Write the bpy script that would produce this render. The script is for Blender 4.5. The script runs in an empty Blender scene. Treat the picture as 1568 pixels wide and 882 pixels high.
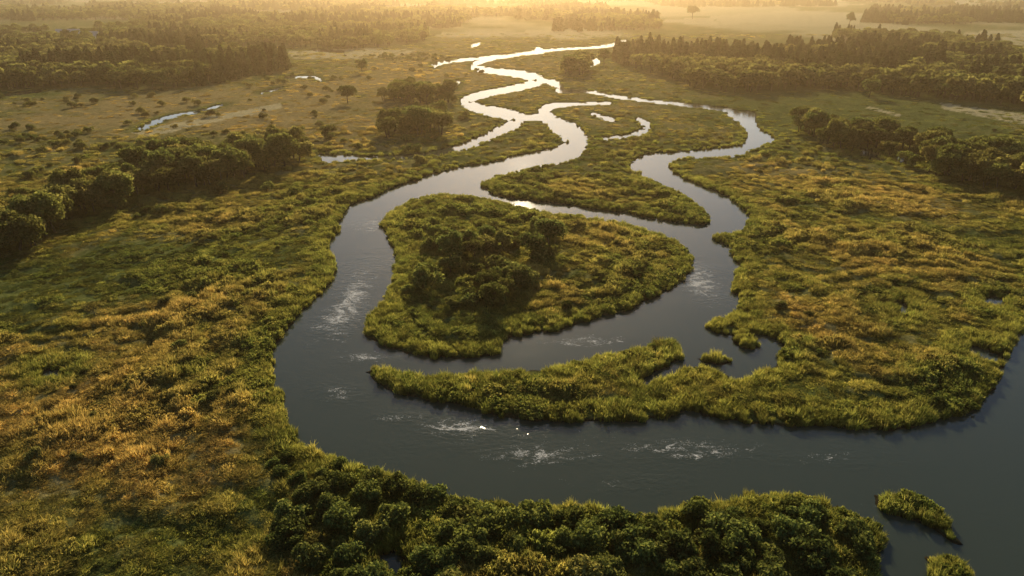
import bpy, math, numpy as np, time
T0=time.time()
rng=np.random.default_rng(7)
H=60.0; PITCH=math.radians(23.8); FPX=1045.0
sp,cp=math.sin(PITCH),math.cos(PITCH)
SUN_EL=math.radians(20.5); SUN_AZ=math.radians(1.0)   # azimuth from +Y to +X

# survey traced from the aerial view -> metres on the ground plane
def G(px,py):
    a=(np.asarray(px,float)-784)/FPX; b=(np.asarray(py,float)-441)/FPX
    dy=cp-b*sp; dz=-sp-b*cp
    t=H/(-dz)
    return a*t, dy*t
def Gp(pts):
    p=np.array(pts,float); x,y=G(p[:,0],p[:,1]); return np.stack([x,y],1)

def hsh(ix,iy,seed):
    h=(ix.astype(np.int64)*374761393+iy.astype(np.int64)*668265263+seed*974634777)&0xFFFFFFFF
    h=((h^(h>>13))*1274126177)&0xFFFFFFFF
    h=h^(h>>16)
    return (h&0xFFFFFF)/float(0xFFFFFF)
def vn(x,y,seed=0):
    ix=np.floor(x); iy=np.floor(y); fx=x-ix; fy=y-iy
    fx=fx*fx*(3-2*fx); fy=fy*fy*(3-2*fy)
    a=hsh(ix,iy,seed);b=hsh(ix+1,iy,seed);c=hsh(ix,iy+1,seed);d=hsh(ix+1,iy+1,seed)
    return (a*(1-fx)+b*fx)*(1-fy)+(c*(1-fx)+d*fx)*fy
def fbm(x,y,seed=0,o=4):
    s=0;a=.5;t=0
    for i in range(o):
        s=s+a*vn(x*2**i+17.3*i,y*2**i-9.1*i,seed+i); t+=a; a*=.5
    return s/t
def sstep(a,b,x):
    t=np.clip((x-a)/(b-a),0,1); return t*t*(3-2*t)

def smooth(pts,n=4,closed=True):
    P=np.array(pts,float); N=len(P); out=[]
    for i in range(N if closed else N-1):
        if closed: p0,p1,p2,p3=P[i-1],P[i],P[(i+1)%N],P[(i+2)%N]
        else: p0,p1,p2,p3=P[max(i-1,0)],P[i],P[i+1],P[min(i+2,N-1)]
        for k in range(n):
            t=k/n
            out.append(.5*((2*p1)+(-p0+p2)*t+(2*p0-5*p1+4*p2-p3)*t*t+(-p0+3*p1-3*p2+p3)*t**3))
    if not closed: out.append(P[-1])
    return np.array(out)
def stroke(pts,n=5):
    P=smooth(pts,n,False); d=np.gradient(P[:,:2],axis=0); L=np.hypot(d[:,0],d[:,1])+1e-6
    nx,ny=-d[:,1]/L,d[:,0]/L; w=P[:,2]/2
    A=np.stack([P[:,0]+nx*w,P[:,1]+ny*w],1);B=np.stack([P[:,0]-nx*w,P[:,1]-ny*w],1)
    return np.concatenate([A,B[::-1]])
def banks(P,water=True):
    """the traced line on camera-side banks is the top of the reeds: move it down to their foot"""
    A=.5*np.sum(P[:,0]*np.roll(P[:,1],-1)-np.roll(P[:,0],-1)*P[:,1])
    d=np.roll(P,-1,0)-np.roll(P,1,0);L=np.hypot(d[:,0],d[:,1])+1e-6
    ny=-d[:,0]/L*np.sign(A)          # outward normal, image y (down)
    if not water: ny=-ny
    dd=G(P[:,0],P[:,1])[1]; hb=np.interp(dd,[60,150,300,800],[1.3,1.15,.8,.6])
    h=hb*FPX*np.cos(np.arctan(H/dd))/np.hypot(dd,H)
    Q=P.copy();Q[:,1]+=h*np.clip(ny,0,1);return Gp(Q)

W1=[(700,258),(660,268),(600,289),(545,312),(519,338),(515,356),(499,370),(511,388),(512,408),(503,432),(474,462),(443,494),(421,535),(419,580),(434,600),(436,625),(452,662),(500,684),(560,712),(640,737),(690,755),(770,764),(850,770),(930,776),(962,788),(1010,780),(1060,768),(1140,757),(1220,755),(1290,778),(1340,803),(1356,832),(1350,862),(1335,900),(1310,1000),(1320,1150),(2300,1150),(2300,420),(1900,430),(1720,455),(1620,482),(1568,508),(1545,530),(1537,560),(1520,598),(1465,638),(1385,655),(1300,656),(1170,648),(1085,637),(1062,629),(1000,640),(930,643),(850,643),(770,636),(740,630),(660,616),(605,600),(570,580),(563,566),(580,557),(610,562),(650,568),(710,563),(800,560),(875,552),(940,537),(1000,521),(1030,517),(1046,530),(1048,550),(1080,556),(1130,562),(1185,545),(1198,530),(1170,512),(1110,514),(1082,507),(1085,490),(1138,464),(1118,442),(1129,412),(1121,387),(1098,362),(1144,347),(1143,325),(1112,301),(1072,285),(1032,264),(1025,250),(1048,240),(1120,238),(1162,222),(1186,212),(1160,196),(1156,174),(1137,170),(1113,172),(1130,186),(1144,206),(1134,223),(1060,231),(1000,235),(971,245),(968,257),(990,272),(1032,290),(1070,314),(1083,335),(1064,343),(1020,338),(960,326),(900,318),(820,308),(762,298),(736,287),(728,277),(750,266),(730,256)]
ISL=[(690,295),(750,304),(830,322),(900,331),(980,345),(1030,362),(1050,380),(1058,402),(1046,427),(1002,457),(940,481),(860,502),(795,516),(770,524),(772,534),(740,544),(690,547),(625,541),(583,527),(567,512),(571,482),(590,450),(602,412),(606,382),(592,366),(588,342),(605,317),(650,299)]
waters=[banks(smooth(W1,4))]
S=[
[(958,62,3),(938,69,4),(900,73,3),(850,76,3),(790,84,4),(742,92,5),(725,102,7),(755,108,8),(800,114,10),(828,122,11),(800,132,9),(745,143,9),(712,155,11),(735,166,12),(775,174,14),(796,182,14),(770,198,13),(735,214,10),(700,226,7),(660,235,4),(600,240,3.5),(540,241,4.5),(488,241,11)],
[(790,177,8),(808,179,7),(836,178,7)],
[(935,157,3),(880,159,3),(846,162,8),(832,172,14),(850,190,21),(878,207,32),(884,222,30),(855,236,24),(800,247,20),(752,260,22),(700,275,30)],
[(826,120,3),(855,130,9),(857,138,6),(900,140,3),(960,150,3),(1050,160,3),(1110,167,4),(1132,176,9)],
[(976,182,6),(992,195,10),(972,205,4),(920,212,3)],
[(905,174,3),(942,184,4)],
[(703,124,5),(693,136,7)],
[(664,102,7),(676,96,4),(740,88,3),(800,82,3),(832,80,4),(820,74,5)],
[(722,70,4),(735,67,4)],
[(212,198,3),(235,188,6),(262,178,3),(300,171,1.5),(340,160,1)],[(400,142,1),(432,134,1.5)],[(436,118,1.5),(478,118,2),(492,124,1.5)],
[(-20,148,3),(62,139,2)],
[(886,98,4),(895,95,13),(908,94,12),(918,96,4)],
[(1316,231,8),(1330,235,11),(1346,240,7)],
[(1370,243,8),(1386,245,11),(1402,250,6)],
[(60,568,5),(92,566,10)],
[(1380,468,9),(1386,480,9)],
[(1508,458,7),(1542,462,8)],
[(1486,530,5),(1505,538,9),(1530,545,8)],
[(598,846,26),(612,880,20)],
[(480,76,3),(525,80,3)],
[(985,582,6),(1015,574,9),(1040,560,12),(1078,550,8)],
[(1112,572,5),(1150,562,8),(1190,545,10)],
]
for s in S: waters.append(banks(stroke(s)))
isles=[banks(smooth(ISL,4),False)]
for s in [[(1346,756),(1380,752),(1420,772),(1445,795),(1466,828),(1440,822),(1400,800),(1360,785)],
          [(1424,850),(1455,843),(1482,862),(1492,890),(1500,960),(1440,960),(1428,890)],
          [(1118,514),(1140,510),(1160,520),(1155,532),(1130,530)],
          [(1072,545),(1100,535),(1126,545),(1120,556),(1085,556)],
          ]:
    isles.append(banks(smooth(s,4),False))

def inpoly(x,y,P):
    ins=np.zeros(x.shape,bool)
    m=(x>=P[:,0].min())&(x<=P[:,0].max())&(y>=P[:,1].min())&(y<=P[:,1].max())
    idx=np.nonzero(m)[0]
    if len(idx)==0: return ins
    xs,ys=x[idx],y[idx]; o=np.argsort(ys); xs,ys,idx=xs[o],ys[o],idx[o]
    c=np.zeros(len(idx),bool); n=len(P)
    for i in range(n):
        x1,y1=P[i];x2,y2=P[(i+1)%n]
        if y1==y2: continue
        a,b=min(y1,y2),max(y1,y2)
        i0,i1=np.searchsorted(ys,a,'right'),np.searchsorted(ys,b,'right')
        if i1<=i0: continue
        yy=ys[i0:i1]; c[i0:i1]^= xs[i0:i1] < (x2-x1)*(yy-y1)/(y2-y1)+x1
    ins[idx]=c
    return ins
MAXD=25.0
def sdpoly(x,y,P):  # x,y sorted by y ; positive inside
    d2=np.full(x.shape,MAXD**2); n=len(P)
    for i in range(n):
        ax,ay=P[i];bx,by=P[(i+1)%n]
        i0,i1=np.searchsorted(y,min(ay,by)-MAXD),np.searchsorted(y,max(ay,by)+MAXD)
        if i1<=i0: continue
        xs=x[i0:i1]; m=np.nonzero((xs>min(ax,bx)-MAXD)&(xs<max(ax,bx)+MAXD))[0]
        if len(m)==0: continue
        m=m+i0
        qx=x[m]-ax;qy=y[m]-ay;ex=bx-ax;ey=by-ay
        t=np.clip((qx*ex+qy*ey)/(ex*ex+ey*ey+1e-9),0,1)
        dd=(qx-t*ex)**2+(qy-t*ey)**2
        d2[m]=np.minimum(d2[m],dd)
    d=np.sqrt(d2); ins=inpoly(x,y,P)
    return np.where(ins,d,-d)
def landsd(x,y):
    """signed distance to the shoreline, + on land, - in water"""
    w=np.interp(y,[60,200,400],[.6,.8,.6])
    wx=x+(fbm(x/9,y/9,3,3)-.5)*4*w+(vn(x/1.7,y/1.7,5)-.5)*1.7*w
    wy=y+(fbm(x/9,y/9,11,3)-.5)*4*w+(vn(x/1.7,y/1.7,15)-.5)*1.7*w
    o=np.argsort(wy); xs,ys=wx[o],wy[o]
    s=np.full(xs.shape,-MAXD)
    for P in waters: s=np.maximum(s,sdpoly(xs,ys,P))
    for P in isles: s=np.minimum(s,-sdpoly(xs,ys,P))
    r=np.empty_like(s); r[o]=-s
    return r

def blob(x,y,cx,cy,rx,ry):
    X,Y=G(cx,cy); RX=abs(G(cx+rx,cy)[0]-X); Y1=G(cx,cy-ry)[1]; Y2=G(cx,cy+ry)[1]
    ryw=np.where(y>Y,max(Y1-Y,1),max(Y-Y2,1))
    return np.exp(-(((x-X)/RX)**2+((y-Y)/ryw)**2)*1.2)
DRY=[(120,640,240,120,.6),(230,720,200,80,.4),(60,560,120,60,.35),(320,350,90,30,.6),(180,480,200,40,.3),(330,470,120,35,.4),
     (420,180,260,55,.85),(130,175,200,45,.7),(620,110,150,40,.75),(770,120,120,45,.55),(950,180,150,25,.45),
     (1310,400,130,55,.65),(1230,500,90,60,.5),(1400,310,130,28,.8),(1230,270,120,25,.4),(960,370,70,40,.3),
     (800,200,60,25,.35),(1450,420,90,50,.3),(300,760,130,60,.3),(1380,560,70,30,.2),(380,860,120,50,.3)]
GREEN=[(60,430,200,55,.6),(720,500,150,40,.3),(1330,170,260,30,.6),(700,820,450,70,.7),(1350,620,220,30,.3),(330,590,80,70,.4)]
SHORT=[(60,430,200,45,1),(1330,165,300,38,1),(880,420,40,60,.6),(200,385,120,25,.8),(40,500,60,20,.4),(330,170,330,40,.75),(200,330,60,20,.6),(80,180,200,45,.6),(1450,330,120,25,.5)]
FIELDS=[ # pale mown fields far off
 Gp([(1085,26),(1200,17),(1320,22),(1315,38),(1240,42),(1150,36),(1110,38)]),
 Gp([(1470,50),(1568,46),(1700,50),(1700,78),(1568,76),(1520,72)]),
 Gp([(1100,38),(1010,36),(1020,30),(1090,28)]),
 Gp([(200,205),(330,178),(430,160),(430,168),(330,190),(230,212)]),
 Gp([(1440,160),(1600,180),(1700,200),(1700,204),(1560,192),(1440,168)]),
 Gp([(660,58),(900,60),(960,55),(900,48),(680,50)]),
 Gp([(440,80),(560,74),(640,78),(600,90),(450,92)]),
 Gp([(1330,165),(1380,178),(1375,181),(1325,167)]),
]
def dryness(x,y,sd):
    v=.17+.0*x
    for b in DRY: v=v+b[4]*blob(x,y,*b[:4])
    for b in GREEN: v=v-b[4]*blob(x,y,*b[:4])
    v=v+(fbm(x/22,y/30,40,4)-.5)*1.2
    v=v+(vn(x/4,y/5,44)-.5)*.35+(swale(x,y,sd)-.5)*.3
    v=v*sstep(0,9,sd)*.9+.03
    return np.clip(v,0,1)
def shortness(x,y):
    v=0*x
    for b in SHORT: v=v+b[4]*blob(x,y,*b[:4])
    return np.clip(v*1.4,0,1)
def swale(x,y,sd):
    """scroll-bar ridges of the flood plain, roughly following the banks"""
    q=sd+(fbm(x/30,y/30,70,3)-.5)*30+ (x*.12+y*.22)
    return .5+.5*np.sin(q*.9)
def elev(x,y,sd):
    far=sstep(180,400,y)
    land=.2+(.7-.3*far)*sstep(0,8,sd)+ (fbm(x/11,y/7,60,4)-.5)*1.5*sstep(1,10,sd)
    land=land+.55*(swale(x,y,sd)-.5)*sstep(2,10,sd)*(1-shortness(x,y))
    land=land+sstep(1200,5000,np.hypot(x,y))*(fbm(x/900,y/900,90,3))*30
    bed=-1.8
    t=sstep(-1.3,.25,sd)
    z=bed*(1-t)+land*t
    return np.where(sd>.3,np.maximum(z,.12),z)

# ------------------------------------------------------------- helpers
scene=bpy.context.scene
def link(o): scene.collection.objects.link(o); return o
def np_mesh(name,V,F,mat=None,attrs=None,smoothf=False):
    me=bpy.data.meshes.new(name); V=np.asarray(V,np.float32); F=np.asarray(F,np.int32); k=F.shape[1]
    me.vertices.add(len(V)); me.vertices.foreach_set('co',V.ravel())
    me.loops.add(F.size); me.loops.foreach_set('vertex_index',F.ravel())
    me.polygons.add(len(F)); me.polygons.foreach_set('loop_start',np.arange(len(F),dtype=np.int32)*k)
    me.update(calc_edges=True)
    if smoothf: me.polygons.foreach_set('use_smooth',np.ones(len(F),bool))
    for n,a in (attrs or {}).items():
        at=me.attributes.new(n,'FLOAT','POINT'); at.data.foreach_set('value',np.asarray(a,np.float32))
    if mat: me.materials.append(mat)
    return me
class NT:
    def __init__(s,name,vol=False):
        s.m=bpy.data.materials.new(name); s.m.use_nodes=True; s.t=s.m.node_tree; s.t.nodes.clear()
        s.out=s.t.nodes.new('ShaderNodeOutputMaterial')
    def n(s,ty,ins=None,**kw):
        nd=s.t.nodes.new(ty)
        for k,v in kw.items(): setattr(nd,k,v)
        for k,v in (ins or {}).items():
            if hasattr(v,'is_output'): s.t.links.new(v,nd.inputs[k])
            else: nd.inputs[k].default_value=v
        return nd
    def math(s,op,a,b=None,c=None,clamp=False):
        ins={0:a}
        if b is not None: ins[1]=b
        if c is not None: ins[2]=c
        return s.n('ShaderNodeMath',ins,operation=op,use_clamp=clamp).outputs[0]
    def mix(s,f,a,b):
        nd=s.n('ShaderNodeMix',data_type='RGBA'); 
        for i,v in ((0,f),(6,a),(7,b)):
            if hasattr(v,'is_output'): s.t.links.new(v,nd.inputs[i])
            else: nd.inputs[i].default_value=v
        return nd.outputs[2]
    def noise(s,vec,scale,detail=4,rough=.55,dist=0):
        return s.n('ShaderNodeTexNoise',{'Vector':vec,'Scale':scale,'Detail':detail,'Roughness':rough,'Distortion':dist}).outputs[0]
    def rng(s,v,a,b,c=0,d=1):
        return s.n('ShaderNodeMapRange',{0:v,1:a,2:b,3:c,4:d}).outputs[0]
def C(r,g,b): return (r,g,b,1)

# ------------------------------------------------------------- materials
def leaf_mat(name,green1,green2,dryc,trans=.5,tr_gain=1.6):
    t=NT(name)
    d=t.n('ShaderNodeAttribute',attribute_type='INSTANCER',attribute_name='dry').outputs['Fac']
    tone=t.n('ShaderNodeAttribute',attribute_type='INSTANCER',attribute_name='tone').outputs['Fac']
    leaf=t.n('ShaderNodeAttribute',attribute_name='leaf').outputs['Fac']
    col=t.mix(t.math('ADD',tone,t.rng(leaf,0,1,-.3,.3),clamp=True),C(*green1),C(*green2)); col=t.mix(t.math('ADD',d,t.rng(leaf,0,1,-.2,.2),clamp=True),col,C(*dryc))
    r=t.n('ShaderNodeObjectInfo').outputs['Random']
    sh=t.math('MULTIPLY',t.rng(r,0,1,.6,1.4),t.rng(leaf,0,1,.6,1.4))
    vm=t.n('ShaderNodeVectorMath',{0:col},operation='SCALE'); t.t.links.new(sh,vm.inputs['Scale'])
    vg=t.n('ShaderNodeVectorMath',{0:vm.outputs[0],1:(tr_gain*1.12,tr_gain,tr_gain*.65)},operation='MULTIPLY')
    a=t.n('ShaderNodeBsdfDiffuse',{'Color':vm.outputs[0]})
    b=t.n('ShaderNodeBsdfTranslucent',{'Color':vg.outputs[0]})
    m=t.n('ShaderNodeMixShader',{0:trans,1:a.outputs[0],2:b.outputs[0]})
    t.t.links.new(m.outputs[0],t.out.inputs[0]); return t.m
M_reed=leaf_mat('reed_blades',(.10,.128,.034),(.16,.175,.045),(.31,.235,.09),.55,2.25)
M_herb=leaf_mat('meadow_herb_leaves',(.08,.112,.031),(.135,.158,.042),(.27,.21,.08),.55,2.25)
M_bush=leaf_mat('willow_leaves',(.068,.096,.032),(.11,.132,.04),(.18,.15,.06),.5,2.1)
M_tree=leaf_mat('tree_leaves',(.062,.084,.028),(.10,.118,.035),(.15,.13,.05),.53,2.3)
M_con=leaf_mat('conifer_needles',(.032,.048,.019),(.045,.06,.022),(.07,.065,.025),.4,1.6)
tb=NT('bark'); p_=tb.n('ShaderNodeNewGeometry').outputs['Position']
bb=tb.n('ShaderNodeBsdfDiffuse',{'Color':tb.mix(tb.noise(p_,6),C(.05,.035,.022),C(.12,.09,.06))}); tb.t.links.new(bb.outputs[0],tb.out.inputs[0]); M_bark=tb.m

t=NT('floodplain_grass_and_soil'); pos=t.n('ShaderNodeNewGeometry').outputs['Position']
dry=t.n('ShaderNodeAttribute',attribute_name='dry').outputs['Fac']; pale=t.n('ShaderNodeAttribute',attribute_name='pale').outputs['Fac']
shore=t.n('ShaderNodeAttribute',attribute_name='shore').outputs['Fac']
nA=t.noise(pos,.05,4,.6); nB=t.noise(pos,.6,4,.65); nC=t.noise(pos,3.5,2,.7)
g=t.mix(t.rng(nA,.35,.65),C(.08,.10,.028),C(.125,.14,.038))
g=t.mix(t.math('ADD',dry,t.rng(nB,.3,.7,-.2,.2),clamp=True),g,C(.28,.21,.085))
g=t.mix(pale,g,C(.45,.38,.21))
g=t.mix(shore,g,C(.03,.024,.015))
sc=t.math('MULTIPLY',t.rng(nC,.25,.75,.5,1.45),t.rng(nB,.25,.75,.6,1.35))
vm=t.n('ShaderNodeVectorMath',{0:g},operation='SCALE'); t.t.links.new(sc,vm.inputs['Scale'])
bmp=t.n('ShaderNodeBump',{'Strength':.8,'Distance':.5,'Height':t.math('ADD',nB,t.math('MULTIPLY',nC,.4))})
d=t.n('ShaderNodeBsdfDiffuse',{'Color':vm.outputs[0],'Normal':bmp.outputs[0]})
t.t.links.new(d.outputs[0],t.out.inputs[0]); M_ground=t.m

t=NT('river_water'); pos=t.n('ShaderNodeNewGeometry').outputs['Position']
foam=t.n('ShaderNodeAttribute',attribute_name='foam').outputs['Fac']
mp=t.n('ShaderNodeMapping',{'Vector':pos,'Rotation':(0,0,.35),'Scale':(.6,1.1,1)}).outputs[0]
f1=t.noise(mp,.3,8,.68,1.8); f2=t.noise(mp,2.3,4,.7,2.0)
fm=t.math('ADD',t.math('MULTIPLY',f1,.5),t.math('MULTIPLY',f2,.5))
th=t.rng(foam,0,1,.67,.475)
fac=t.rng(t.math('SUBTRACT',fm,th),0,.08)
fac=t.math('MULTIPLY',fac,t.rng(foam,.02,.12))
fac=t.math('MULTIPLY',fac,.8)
w1=t.noise(mp,1.3,4,.55,.4); w2=t.noise(mp,.07,3); 
amp=t.math('MULTIPLY',t.rng(w2,.4,.62,.25,1.3),t.rng(foam,0,1,.42,3.0))
b=t.n('ShaderNodeBump',{'Strength':.34,'Distance':.1,'Height':t.math('MULTIPLY',w1,amp)})
p=t.n('ShaderNodeBsdfPrincipled',{'Base Color':C(.042,.054,.036),'Roughness':.05,'IOR':1.33,'Normal':b.outputs[0]})
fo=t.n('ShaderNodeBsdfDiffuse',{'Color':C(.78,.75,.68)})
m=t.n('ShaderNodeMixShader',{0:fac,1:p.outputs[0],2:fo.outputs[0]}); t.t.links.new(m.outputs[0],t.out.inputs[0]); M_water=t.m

# ------------------------------------------------------------- terrain sheet
pyr=np.arange(1080,62,-1.7)
d1=G(784,pyr)[1]; d0=np.linspace(8,d1[0],14)[:-1]; d2=np.geomspace(d1[-1],26000,70)[1:]
D=np.concatenate([d0,d1,d2])
uu=np.linspace(-1.25,1.25,860); ut=np.geomspace(1.26,5,30); U=np.concatenate([-ut[::-1],uu,ut])
nr,nc=len(D),len(U)
X=(U[None,:]*(D[:,None]+12)).ravel(); Y=np.repeat(D,nc)
SD=landsd(X,Y)
Z=elev(X,Y,SD); DR=dryness(X,Y,SD)
PALE=sstep(.46,.54,fbm(X/260,Y/420,131,3))*sstep(700,900,Y)*.8
for P in FIELDS: PALE[inpoly(X,Y,P)]=1
PALE*=.85
SH=(1-sstep(0,1.2,SD))
ii=np.arange(nr*nc).reshape(nr,nc)
F=np.stack([ii[:-1,:-1],ii[:-1,1:],ii[1:,1:],ii[1:,:-1]],-1).reshape(-1,4)
link(bpy.data.objects.new('ground',np_mesh('ground',np.stack([X,Y,Z],1),F,M_ground,{'dry':DR,'pale':PALE,'shore':SH},True)))
# water sheet follows the channels
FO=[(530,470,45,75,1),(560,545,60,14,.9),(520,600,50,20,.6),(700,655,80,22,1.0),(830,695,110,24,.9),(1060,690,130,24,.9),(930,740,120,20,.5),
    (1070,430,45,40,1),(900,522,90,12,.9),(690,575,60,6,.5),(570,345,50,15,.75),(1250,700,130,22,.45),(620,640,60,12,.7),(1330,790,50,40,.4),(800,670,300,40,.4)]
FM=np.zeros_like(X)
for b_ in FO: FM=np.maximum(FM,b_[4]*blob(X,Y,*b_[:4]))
fk=(SD[F].min(1)<.6)
Fw=F[fk]; used=np.unique(Fw); rm=np.full(nr*nc,-1); rm[used]=np.arange(len(used))
link(bpy.data.objects.new('river',np_mesh('river',np.stack([X[used],Y[used],0*X[used]],1),rm[Fw],M_water,{'foam':FM[used]},True)))

# ------------------------------------------------------------- prototypes
def quads(cen,size,rg,up=.0,asp=1.6):
    n=len(cen); a=rg.normal(size=(n,3)); a/=np.linalg.norm(a,axis=1)[:,None]
    b=rg.normal(size=(n,3)); b[:,2]+=up; b-= (b*a).sum(1)[:,None]*a; b/=np.linalg.norm(b,axis=1)[:,None]
    s=(size*rg.uniform(.6,1.35,n))[:,None]
    V=np.stack([cen-b*s*asp*.5,cen+a*s*.5,cen+b*s*asp*.5,cen-a*s*.5],1).reshape(-1,3)
    return V,np.arange(4*n).reshape(n,4)
def tube(p0,p1,r0,r1,k=6):
    p0=np.array(p0,float);p1=np.array(p1,float);d=p1-p0;d/=np.linalg.norm(d)
    a=np.cross(d,[.3,.9,.1]);a/=np.linalg.norm(a);b=np.cross(d,a);an=np.arange(k)*2*math.pi/k
    ring=np.cos(an)[:,None]*a+np.sin(an)[:,None]*b
    V=np.concatenate([p0+ring*r0,p1+ring*r1]);i=np.arange(k);j=(i+1)%k
    return V,np.stack([i,j,j+k,i+k],1)
def joinm(name,parts,mats,lk=4):
    Vs=[];Fs=[];mi=[];lf=[];o=0;rg=np.random.default_rng(len(name)*7+1)
    for V,Fq,m in parts:
        Vs.append(V);Fs.append(Fq+o);mi.append(np.full(len(Fq),m,np.int32));o+=len(V)
        lf.append(np.repeat(rg.random(len(V)//lk+1),lk)[:len(V)])
    me=np_mesh(name,np.concatenate(Vs),np.concatenate(Fs),None,{'leaf':np.concatenate(lf)}); [me.materials.append(x) for x in mats]
    me.polygons.foreach_set('material_index',np.concatenate(mi)); return me
def tuft(name,rg,n,rad,h,w,lean,mat,nclump=6):
    """a stand of reeds / tall grass: several clumps of arching blades"""
    cr=rad*.8*np.sqrt(rg.random(nclump));ca=rg.random(nclump)*6.283;chh=rg.uniform(.6,1.15,nclump);csz=rg.uniform(.3,.6,nclump)*rad
    k=rg.integers(0,nclump,n);r=csz[k]*np.sqrt(rg.random(n));an=rg.random(n)*6.283
    base=np.stack([cr[k]*np.cos(ca[k])+r*np.cos(an),cr[k]*np.sin(ca[k])+r*np.sin(an),0*r-.15],1)
    hh=h*chh[k]*rg.uniform(.6,1.1,n)*(1-.35*(r/csz[k])**2)
    la=an+rg.normal(0,.8,n); L=lean*rg.uniform(.3,1.3,n)*hh
    dirn=np.stack([np.cos(la),np.sin(la),0*la],1)
    pa=rg.random(n)*6.283; wv=np.stack([np.cos(pa),np.sin(pa),0*pa],1)*(w*rg.uniform(.6,1.3,n))[:,None]
    mid=base+dirn*(L*.3)[:,None]+np.stack([0*hh,0*hh,hh*.6],1)
    tip=base+dirn*L[:,None]+np.stack([0*hh,0*hh,hh],1)
    V=np.stack([base-wv*.5,base+wv*.5,mid+wv*.5,mid-wv*.5,tip+wv*.12,tip-wv*.12],1).reshape(-1,3)
    k=np.arange(n)*6
    Fq=np.concatenate([np.stack([k,k+1,k+2,k+3],1),np.stack([k+3,k+2,k+4,k+5],1)])
    return joinm(name,[(V,Fq,0)],[mat],6)
def dome(rg,n,R,Hh,lumps,spread=.62,lo=.28,hi=.5):
    L=[]
    for i in range(lumps):
        a=rg.random()*6.283;q=R*spread*math.sqrt(rg.random());z=Hh*rg.uniform(.3,.72)*(1-.35*(q/R)**2)
        rr=R*rg.uniform(lo,hi);L.append((q*math.cos(a),q*math.sin(a),z,rr,min(rr*rg.uniform(.7,1.1),Hh*.45)))
    L=np.array(L);k=rg.integers(0,lumps,n);dv=rg.normal(size=(n,3));dv/=np.linalg.norm(dv,axis=1)[:,None]
    dv[:,2]=np.where(dv[:,2]<-.3,-dv[:,2],dv[:,2])
    s=rg.uniform(.6,1.06,n)
    P=L[k,:3]+dv*s[:,None]*np.stack([L[k,3],L[k,3],L[k,4]],1)
    P[:,2]=np.maximum(P[:,2],.02*Hh*rg.random(n)); return P,L
def bush(name,seed,R,Hh,n,ls,mat,lumps=8,**kw):
    rg=np.random.default_rng(seed);P,L=dome(rg,n,R,Hh,lumps,**kw);V,Fq=quads(P,ls,rg,.5)
    parts=[(V,Fq,0)]
    for l in L[:5]: 
        v,f=tube((l[0]*.15,l[1]*.15,-.2),(l[0],l[1],l[2]),.05,.015,5);parts.append((v,f,1))
    return joinm(name,parts,[mat,M_bark])
def tree(name,seed,Ht,R,n,ls,mat,lumps=14,trunk=.22):
    rg=np.random.default_rng(seed);cb=Ht*trunk;P,L=dome(rg,n,R,Ht-cb,lumps)
    P[:,2]+=cb;V,Fq=quads(P,ls,rg,.2);parts=[(V,Fq,0)]
    j=np.array([rg.normal(0,.02*Ht),rg.normal(0,.02*Ht),Ht*.45])
    v,f=tube((0,0,-.3),j,Ht*.028,Ht*.018,8);parts.append((v,f,1))
    v,f=tube(j,j+np.array([rg.normal(0,.04*Ht),0,Ht*.35]),Ht*.018,Ht*.005,6);parts.append((v,f,1))
    for l in L:
        st=j*rg.uniform(.6,1.05);v,f=tube(st,(l[0],l[1],l[2]+cb),Ht*.010,Ht*.003,5);parts.append((v,f,1))
    return joinm(name,parts,[mat,M_bark])
def conifer(name,seed,Ht,R,n,ls):
    rg=np.random.default_rng(seed);t_=rg.random(n)**.75
    z=Ht*(.12+.88*(1-t_)); lay=(np.floor(z/Ht*14)+.5)/14*Ht; z=z*.45+lay*.55
    rr=R*(1-z/Ht)**.8*rg.uniform(.35,1.08,n)+.05;an=rg.integers(0,11,n)*.571+rg.normal(0,.16,n)+z*2
    P=np.stack([rr*np.cos(an),rr*np.sin(an),z-rr*.25],1);V,Fq=quads(P,ls,rg,0)
    parts=[(V,Fq,0)];v,f=tube((0,0,-.3),(0,0,Ht*.96),Ht*.016,Ht*.003,6);parts.append((v,f,1))
    return joinm(name,parts,[M_con,M_bark])
def protocol(name,meshes):
    c=bpy.data.collections.new(name)
    for i,me in enumerate(meshes):
        o=bpy.data.objects.new(f'{name}_form_{i}',me);c.objects.link(o)
    return c
R_=np.random.default_rng
c_reed=protocol('reed_forms',[tuft(f'reed_stand_{i}',R_(i),330,1.35,1.3,.09,.35+.05*i,M_reed,8) for i in range(8)])
c_herb=protocol('herb_forms',[bush(f'herb_patch_{i}',20+i,1.7,.95,720,.19,M_herb,18,spread=.85,lo=.16,hi=.32) for i in range(8)])
c_bush=protocol('bush_forms',[bush(f'bush_{i}',40+i,2.1,2.3,1500,.23,M_bush,11) for i in range(5)])
trees=[tree(f'broadleaf_{i}',60+i,10,4.0+.4*(i%3),3000,.4,M_tree,16,.1) for i in range(5)]
c_tree=protocol('tree_forms',trees)
c_forest=protocol('forest_forms',[tree(f'forest_broadleaf_{i}',80+i,10,3.8,700,.9,M_tree,12,.12) for i in range(4)]+[conifer(f'forest_conifer_{i}',90+i,10.5,2.6,650,.8) for i in range(4)])
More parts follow.
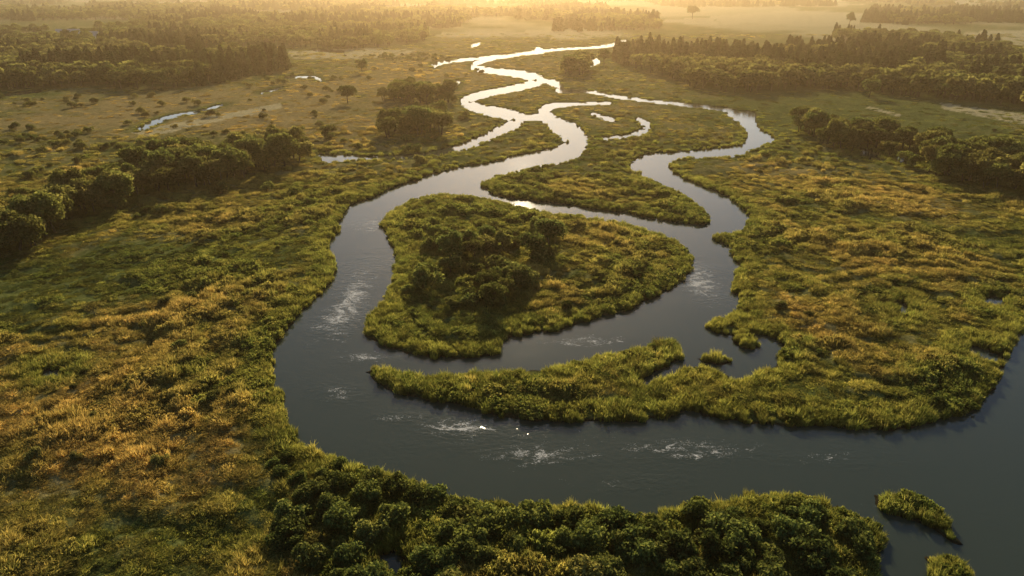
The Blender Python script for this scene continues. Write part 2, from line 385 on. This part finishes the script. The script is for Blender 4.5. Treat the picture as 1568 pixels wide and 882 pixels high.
def scatter(name,x,y,z,scl,coll,dry,sz=None,tilt=.08,pick=None):
    n=len(x);me=bpy.data.meshes.new(name);me.vertices.add(n)
    me.vertices.foreach_set('co',np.stack([x,y,z],1).astype(np.float32).ravel())
    rot=np.stack([rng.normal(0,tilt,n),rng.normal(0,tilt,n),rng.random(n)*6.283],1)
    if sz is None: sz=scl
    if pick is None: pick=rng.integers(0,len(coll.objects),n)
    tone=np.clip((fbm(x/9,y/9,201,3)-.3)*2.5,0,1)
    a=me.attributes.new('rot','FLOAT_VECTOR','POINT');a.data.foreach_set('vector',rot.astype(np.float32).ravel())
    a=me.attributes.new('scl','FLOAT_VECTOR','POINT');a.data.foreach_set('vector',np.stack([scl,scl,sz],1).astype(np.float32).ravel())
    a=me.attributes.new('dry','FLOAT','POINT');a.data.foreach_set('value',np.clip(np.asarray(dry)+rng.normal(0,.1,n),0,1).astype(np.float32))
    a=me.attributes.new('tone','FLOAT','POINT');a.data.foreach_set('value',tone.astype(np.float32))
    a=me.attributes.new('pick','INT','POINT');a.data.foreach_set('value',pick.astype(np.int32))
    o=link(bpy.data.objects.new(name,me))
    g=bpy.data.node_groups.new(name+'_scatter','GeometryNodeTree')
    g.interface.new_socket('Geometry',in_out='INPUT',socket_type='NodeSocketGeometry');g.interface.new_socket('Geometry',in_out='OUTPUT',socket_type='NodeSocketGeometry')
    gi=g.nodes.new('NodeGroupInput');go=g.nodes.new('NodeGroupOutput')
    iop=g.nodes.new('GeometryNodeInstanceOnPoints');ci=g.nodes.new('GeometryNodeCollectionInfo')
    ci.inputs['Collection'].default_value=coll;ci.inputs['Separate Children'].default_value=True;ci.inputs['Reset Children'].default_value=True
    def na(nm,ty):
        q=g.nodes.new('GeometryNodeInputNamedAttribute');q.data_type=ty;q.inputs['Name'].default_value=nm;return q.outputs['Attribute']
    er=g.nodes.new('FunctionNodeEulerToRotation');L=g.links.new
    L(gi.outputs[0],iop.inputs['Points']);L(ci.outputs[0],iop.inputs['Instance']);iop.inputs['Pick Instance'].default_value=True
    L(na('pick','INT'),iop.inputs['Instance Index']);L(na('rot','FLOAT_VECTOR'),er.inputs[0]);L(er.outputs[0],iop.inputs['Rotation'])
    L(na('scl','FLOAT_VECTOR'),iop.inputs['Scale']);L(iop.outputs[0],go.inputs[0])
    o.modifiers.new('scatter','NODES').node_group=g
    return o
def cand(n,dmin,dmax,power,wu=1.12):
    q=rng.random(n);e=2-power
    d=(dmin**e+q*(dmax**e-dmin**e))**(1/e) if abs(e)>1e-6 else dmin*(dmax/dmin)**q
    u=rng.uniform(-wu,wu,n);return u*(d+12),d
FOREST=[Gp(p) for p in [
 [(-300,150),(0,140),(130,134),(230,140),(320,132),(438,112),(440,98),(370,88),(300,80),(200,72),(0,78),(-300,80)],
 [(-300,80),(0,76),(200,72),(300,76),(420,72),(520,80),(650,66),(655,48),(560,40),(300,30),(0,22),(-300,20)],
 [(-600,20),(300,30),(640,44),(900,50),(1010,46),(1005,22),(1090,14),(1300,12),(1480,14),(1900,14),(1900,0),(-600,0)],
 [(940,98),(1010,118),(1060,136),(1140,146),(1240,138),(1330,142),(1420,152),(1568,168),(1800,190),(1800,100),(1568,92),(1500,72),(1400,58),(1270,56),(1190,54),(1130,68),(1000,70),(945,78)],
 [(860,118),(890,118),(900,106),(870,100)],
 [(1320,36),(1400,40),(1600,36),(1900,36),(1900,20),(1330,20)],
]]
BELT=[Gp(p) for p in [
 [(-200,440),(0,405),(80,380),(100,352),(180,325),(240,305),(330,288),(470,255),(465,236),(300,252),(180,285),(100,312),(0,350),(-200,390)],
 [(1215,198),(1215,214),(1300,236),(1340,238),(1420,272),(1568,308),(1700,335),(1700,285),(1568,262),(1440,240),(1350,216),(1260,202)],
 [(588,218),(680,208),(672,186),(620,192),(590,206)],
 [(580,155),(650,165),(690,158),(670,148),(600,143)],
]]
SCRUB=[Gp(p) for p in [
 [(650,385),(690,365),(760,358),(850,350),(868,385),(840,415),(805,445),(775,480),(720,498),(660,490),(640,440)],
 [(430,700),(560,735),(700,775),(960,800),(1210,775),(1345,830),(1335,960),(1000,1000),(560,1000),(430,850)],
 [(200,340),(290,330),(285,318),(210,325)],[(395,300),(430,298),(430,286),(400,288)],
 [(0,225),(150,215),(140,205),(0,215)],[(590,100),(700,92),(650,84),(560,86)],[(20,165),(60,165),(60,160)],[(100,160),(150,156),(150,150),(100,153)],
 [(1346,772),(1390,765),(1450,820),(1400,800)],[(1160,120),(1300,140),(1340,130)],[(1180,240),(1200,246),(1150,236)],
]]
def anyin(x,y,Ps):
    r=np.zeros(x.shape,bool)
    for P in Ps:r|=inpoly(x,y,P)
    return r
# forest
x,y=cand(60000,350,4500,1.35,1.3); k=anyin(x,y,FOREST);x,y=x[k],y[k]
clr=fbm(x/190,y/420,21,3); k=(y<620)|(clr>np.where(x>150,.535,.50));x,y=x[k],y[k]
s=rng.uniform(.9,1.7,len(x))
sd=landsd(x,y);k=sd>3;x,y,s,sd=x[k],y[k],s[k],sd[k]
fb=fbm(x/90,y/90,77,2)>np.where(x>60,.50,.36)
pick=np.where(fb,rng.integers(0,4,len(x)),rng.integers(4,8,len(x)))
grow=(1+np.clip(y-1000,0,3000)/1800)
scatter('forest',x,y,elev(x,y,sd)-.3,s*grow*np.where(fb,1.25,1.15),c_forest,fbm(x/120,y/120,5,3)*.8,s*np.minimum(grow,1.2)*np.where(fb,.95,1.05),.04,pick)
# tree belts and the little wood on the island
x,y=cand(60000,100,900,1.0);isw=inpoly(x,y,SCRUB[0]);k=(anyin(x,y,BELT)&(rng.random(len(x))<.36))|(isw&(rng.random(len(x))<.055));x,y,isw=x[k],y[k],isw[k];sd=landsd(x,y);k=sd>1;x,y,sd,isw=x[k],y[k],sd[k],isw[k]
s=np.where(isw,rng.uniform(.35,.85,len(x)),rng.uniform(.6,1.4,len(x)));scatter('tree_belt',x,y,elev(x,y,sd)-.2,s,c_tree,rng.random(len(x))*.6,s*rng.uniform(.8,1.1,len(x)))
# willow scrub
x,y=cand(60000,40,700,1.0);ins=anyin(x,y,SCRUB);sd=landsd(x,y);ISLT=inpoly(x,y,SCRUB[0])
openl=(x<-20)&(y>200)&(y<600)
k=(ins&(rng.random(len(x))<np.where(ISLT,.12,.26)))|((~ins)&(rng.random(len(x))<np.where(openl,.035,.013))&(y<700)&((shortness(x,y)<.4)|openl)&(fbm(x/14,y/14,9,2)>.48))
k&=(sd>1.2);x,y,sd,ins,ISLT,openl=x[k],y[k],sd[k],ins[k],ISLT[k],openl[k]
s=np.where(ins,rng.uniform(.5,1.25,len(x)),rng.uniform(.3,.8,len(x)))*np.where(ISLT,rng.uniform(.9,1.6,len(x)),1)*np.where(openl&~ins,1.9,1)
scatter('willow_scrub',x,y,elev(x,y,sd)-.15,s,c_bush,dryness(x,y,sd)*.6,s)
# meadow grass and reeds
def meadow(n,dmin,dmax,power):
    x,y=cand(n,dmin,dmax,power);sd=landsd(x,y);k=(sd>.45+.9*sstep(200,400,y))&~anyin(x,y,FOREST);return x[k],y[k],sd[k]
A=meadow(50000,40,230,0.5);B=meadow(26000,230,1000,2.1)
x=np.concatenate([A[0],B[0]]);y=np.concatenate([A[1],B[1]]);sd=np.concatenate([A[2],B[2]])
dr=dryness(x,y,sd);sh=shortness(x,y);sw=swale(x,y,sd);z=elev(x,y,sd)
opn=sstep(.42,.56,fbm(x/26,y/18,151,3))           # open sward <-> rank growth
far=np.clip(y/230,1,4)**.7
pat=fbm(x/6,y/5,33,3)
hs=(.25+.85*sstep(.38,.68,pat)+.45*sw)*(1-.75*sh)*(.45+.65*opn)
shoreb=(1-sstep(2,6,sd)); hs=hs*(1-shoreb)+shoreb*1.0*rng.uniform(.8,1.2,len(x))
hs*=rng.uniform(.7,1.3,len(x)); hs*=1-.5*sstep(180,380,y)
kind=(rng.random(len(x))< np.clip(.75-.5*opn+.6*dr+.2*shoreb-.3*(pat-.5),.12,.97))
keep=rng.random(len(x))<np.clip(.45+.8*hs+.2*sstep(180,380,y),.2,1)*(1-.5*sh)
near_edge=np.clip(.45+sd*.4,.5,1)
for nm,kk,cc in (('reed_grass',kind&keep,c_reed),('meadow_herbs',(~kind)&keep,c_herb)):
    s=rng.uniform(.65,1.2,kk.sum())*far[kk]*near_edge[kk]
    scatter(nm,x[kk],y[kk],z[kk]-.05,s,cc,dr[kk],np.clip(hs[kk],.2,1.7)*far[kk]**.25,.06)
# fringe of small reeds hugging the waterline
x,y=cand(60000,45,330,.8);sd=landsd(x,y);k=(sd>.05)&(sd<1.6);x,y,sd=x[k],y[k],sd[k]
scatter('reed_fringe',x,y,elev(x,y,sd)-.05,rng.uniform(.3,.5,len(x)),c_reed,0*x+.05,rng.uniform(.5,1.0,len(x)),.1)
# lone trees
k=0
for px,py,sc_ in [(555,114,1.3),(533,160,1.2),(640,208,1.5),(618,205,.9),(1330,150,1.3),(1245,212,1.3),(1222,206,1.0),(840,390,.95),(690,408,.95),(815,402,.8),(712,395,.8),(745,380,.6),(1060,30,3.0),(1300,40,2.5),(1355,36,2.5),(500,215,.7),(925,100,1.5),(875,116,1.7),(1240,125,1.4)]:
    X_,Y_=G(px,py);o=link(bpy.data.objects.new('deciduous_tree',trees[k%5]));a=np.array([float(X_)]);b_=np.array([float(Y_)])
    o.location=(float(X_),float(Y_),float(elev(a,b_,np.array([8.]))[0])-.2);o.scale=(sc_,)*3;o.rotation_euler=(0,0,k*1.3);k+=1
def gable(name,px,py,w,l,h,rotz):
    e=bpy.data.objects.new(name,None);link(e);X_,Y_=G(px,py);a=np.array([float(X_)]);b_=np.array([float(Y_)])
    e.location=(float(X_),float(Y_),float(elev(a,b_,np.array([20.]))[0])-.3);e.rotation_euler=(0,0,rotz)
    def simple(nm,col,V,Fc):
        tt=NT(nm+'_mat');pp=tt.n('ShaderNodeNewGeometry').outputs['Position']
        q=tt.n('ShaderNodeBsdfPrincipled',{'Base Color':tt.mix(tt.noise(pp,1.5),C(*col),C(*[c*.7 for c in col])),'Roughness':.8});tt.t.links.new(q.outputs[0],tt.out.inputs[0])
        me=bpy.data.meshes.new(nm);me.from_pydata(V,[],Fc);me.materials.append(tt.m);o=link(bpy.data.objects.new(nm,me));o.parent=e
    w2,l2=w/2,l/2
    simple('walls',(.6,.57,.5),[(-l2,-w2,0),(l2,-w2,0),(l2,w2,0),(-l2,w2,0),(-l2,-w2,h),(l2,-w2,h),(l2,w2,h),(-l2,w2,h),(-l2,0,h+w*.4),(l2,0,h+w*.4)],
       [(0,1,5,4),(2,3,7,6),(0,4,8,7,3),(1,2,6,9,5)])
    r=.5;simple('roof',(.45,.43,.42),[(-l2-r,-w2-r,h-r*.8+.05),(l2+r,-w2-r,h-r*.8+.05),(l2+r,0,h+w*.4+.08),(-l2-r,0,h+w*.4+.08),(-l2-r,w2+r,h-r*.8+.05),(l2+r,w2+r,h-r*.8+.05)],[(0,1,2,3),(3,2,5,4)])
    wv=[];wf=[]
    for i in range(4):
        xx=-l2+l*(i+.5)/4+.9
        b0=len(wv);wv+=[(xx-.5,-w2-.01,1),(xx+.5,-w2-.01,1),(xx+.5,-w2-.01,2.3),(xx-.5,-w2-.01,2.3)];wf.append((b0,b0+1,b0+2,b0+3))
    simple('windows',(.03,.03,.035),wv,wf)
    simple('door',(.12,.07,.04),[(-.6,-w2-.02,0),(.6,-w2-.02,0),(.6,-w2-.02,2.1),(-.6,-w2-.02,2.1)],[(0,1,2,3)])
gable('farmhouse',108,62,14,26,7,.2);gable('farmhouse',140,66,14,24,7,-.2)

# ------------------------------------------------------------- morning haze lying over the whole valley
t=NT('haze'); v=t.n('ShaderNodeVolumeScatter',{'Color':C(1,.69,.37),'Density':.00023,'Anisotropy':.75}); t.t.links.new(v.outputs[0],t.out.inputs['Volume'])
hx,y0,y1,z0,z1=7000,-200,9000,-8,85
V=[(-hx,y0,z0),(hx,y0,z0),(hx,y1,z0),(-hx,y1,z0),(-hx,y0,z1),(hx,y0,z1),(hx,y1,z1),(-hx,y1,z1)]
me=bpy.data.meshes.new('morning_haze');me.from_pydata(V,[],[(3,2,1,0),(4,5,6,7),(0,1,5,4),(1,2,6,5),(2,3,7,6),(3,0,4,7)]);me.materials.append(t.m)
link(bpy.data.objects.new('morning_haze',me))

# ------------------------------------------------------------- light, sky, camera
w=bpy.data.worlds.new('World');scene.world=w;w.use_nodes=True;n=w.node_tree.nodes;bg=n['Background']
sk=n.new('ShaderNodeTexSky');sk.sky_type='NISHITA';sk.sun_disc=False;sk.sun_elevation=SUN_EL;sk.sun_rotation=SUN_AZ;sk.air_density=1.0;sk.dust_density=.5
w.node_tree.links.new(sk.outputs[0],bg.inputs[0]);bg.inputs[1].default_value=.1
L=bpy.data.lights.new('sun','SUN');L.energy=5;L.angle=math.radians(.5);L.color=(1,.81,.52)
o=link(bpy.data.objects.new('sun',L))
import mathutils
sdv=mathutils.Vector((math.sin(SUN_AZ)*math.cos(SUN_EL),math.cos(SUN_AZ)*math.cos(SUN_EL),math.sin(SUN_EL)))
o.rotation_euler=sdv.to_track_quat('Z','Y').to_euler()
cam=bpy.data.cameras.new('camera');cam.sensor_width=36;cam.lens=24.0;cam.clip_end=60000;cam.clip_start=.5
co=link(bpy.data.objects.new('camera',cam));co.location=(0,0,H);co.rotation_euler=(math.pi/2-PITCH,0,0);scene.camera=co
scene.view_settings.view_transform='Standard';scene.view_settings.look='None';scene.view_settings.exposure=0
print('done',time.time()-T0)
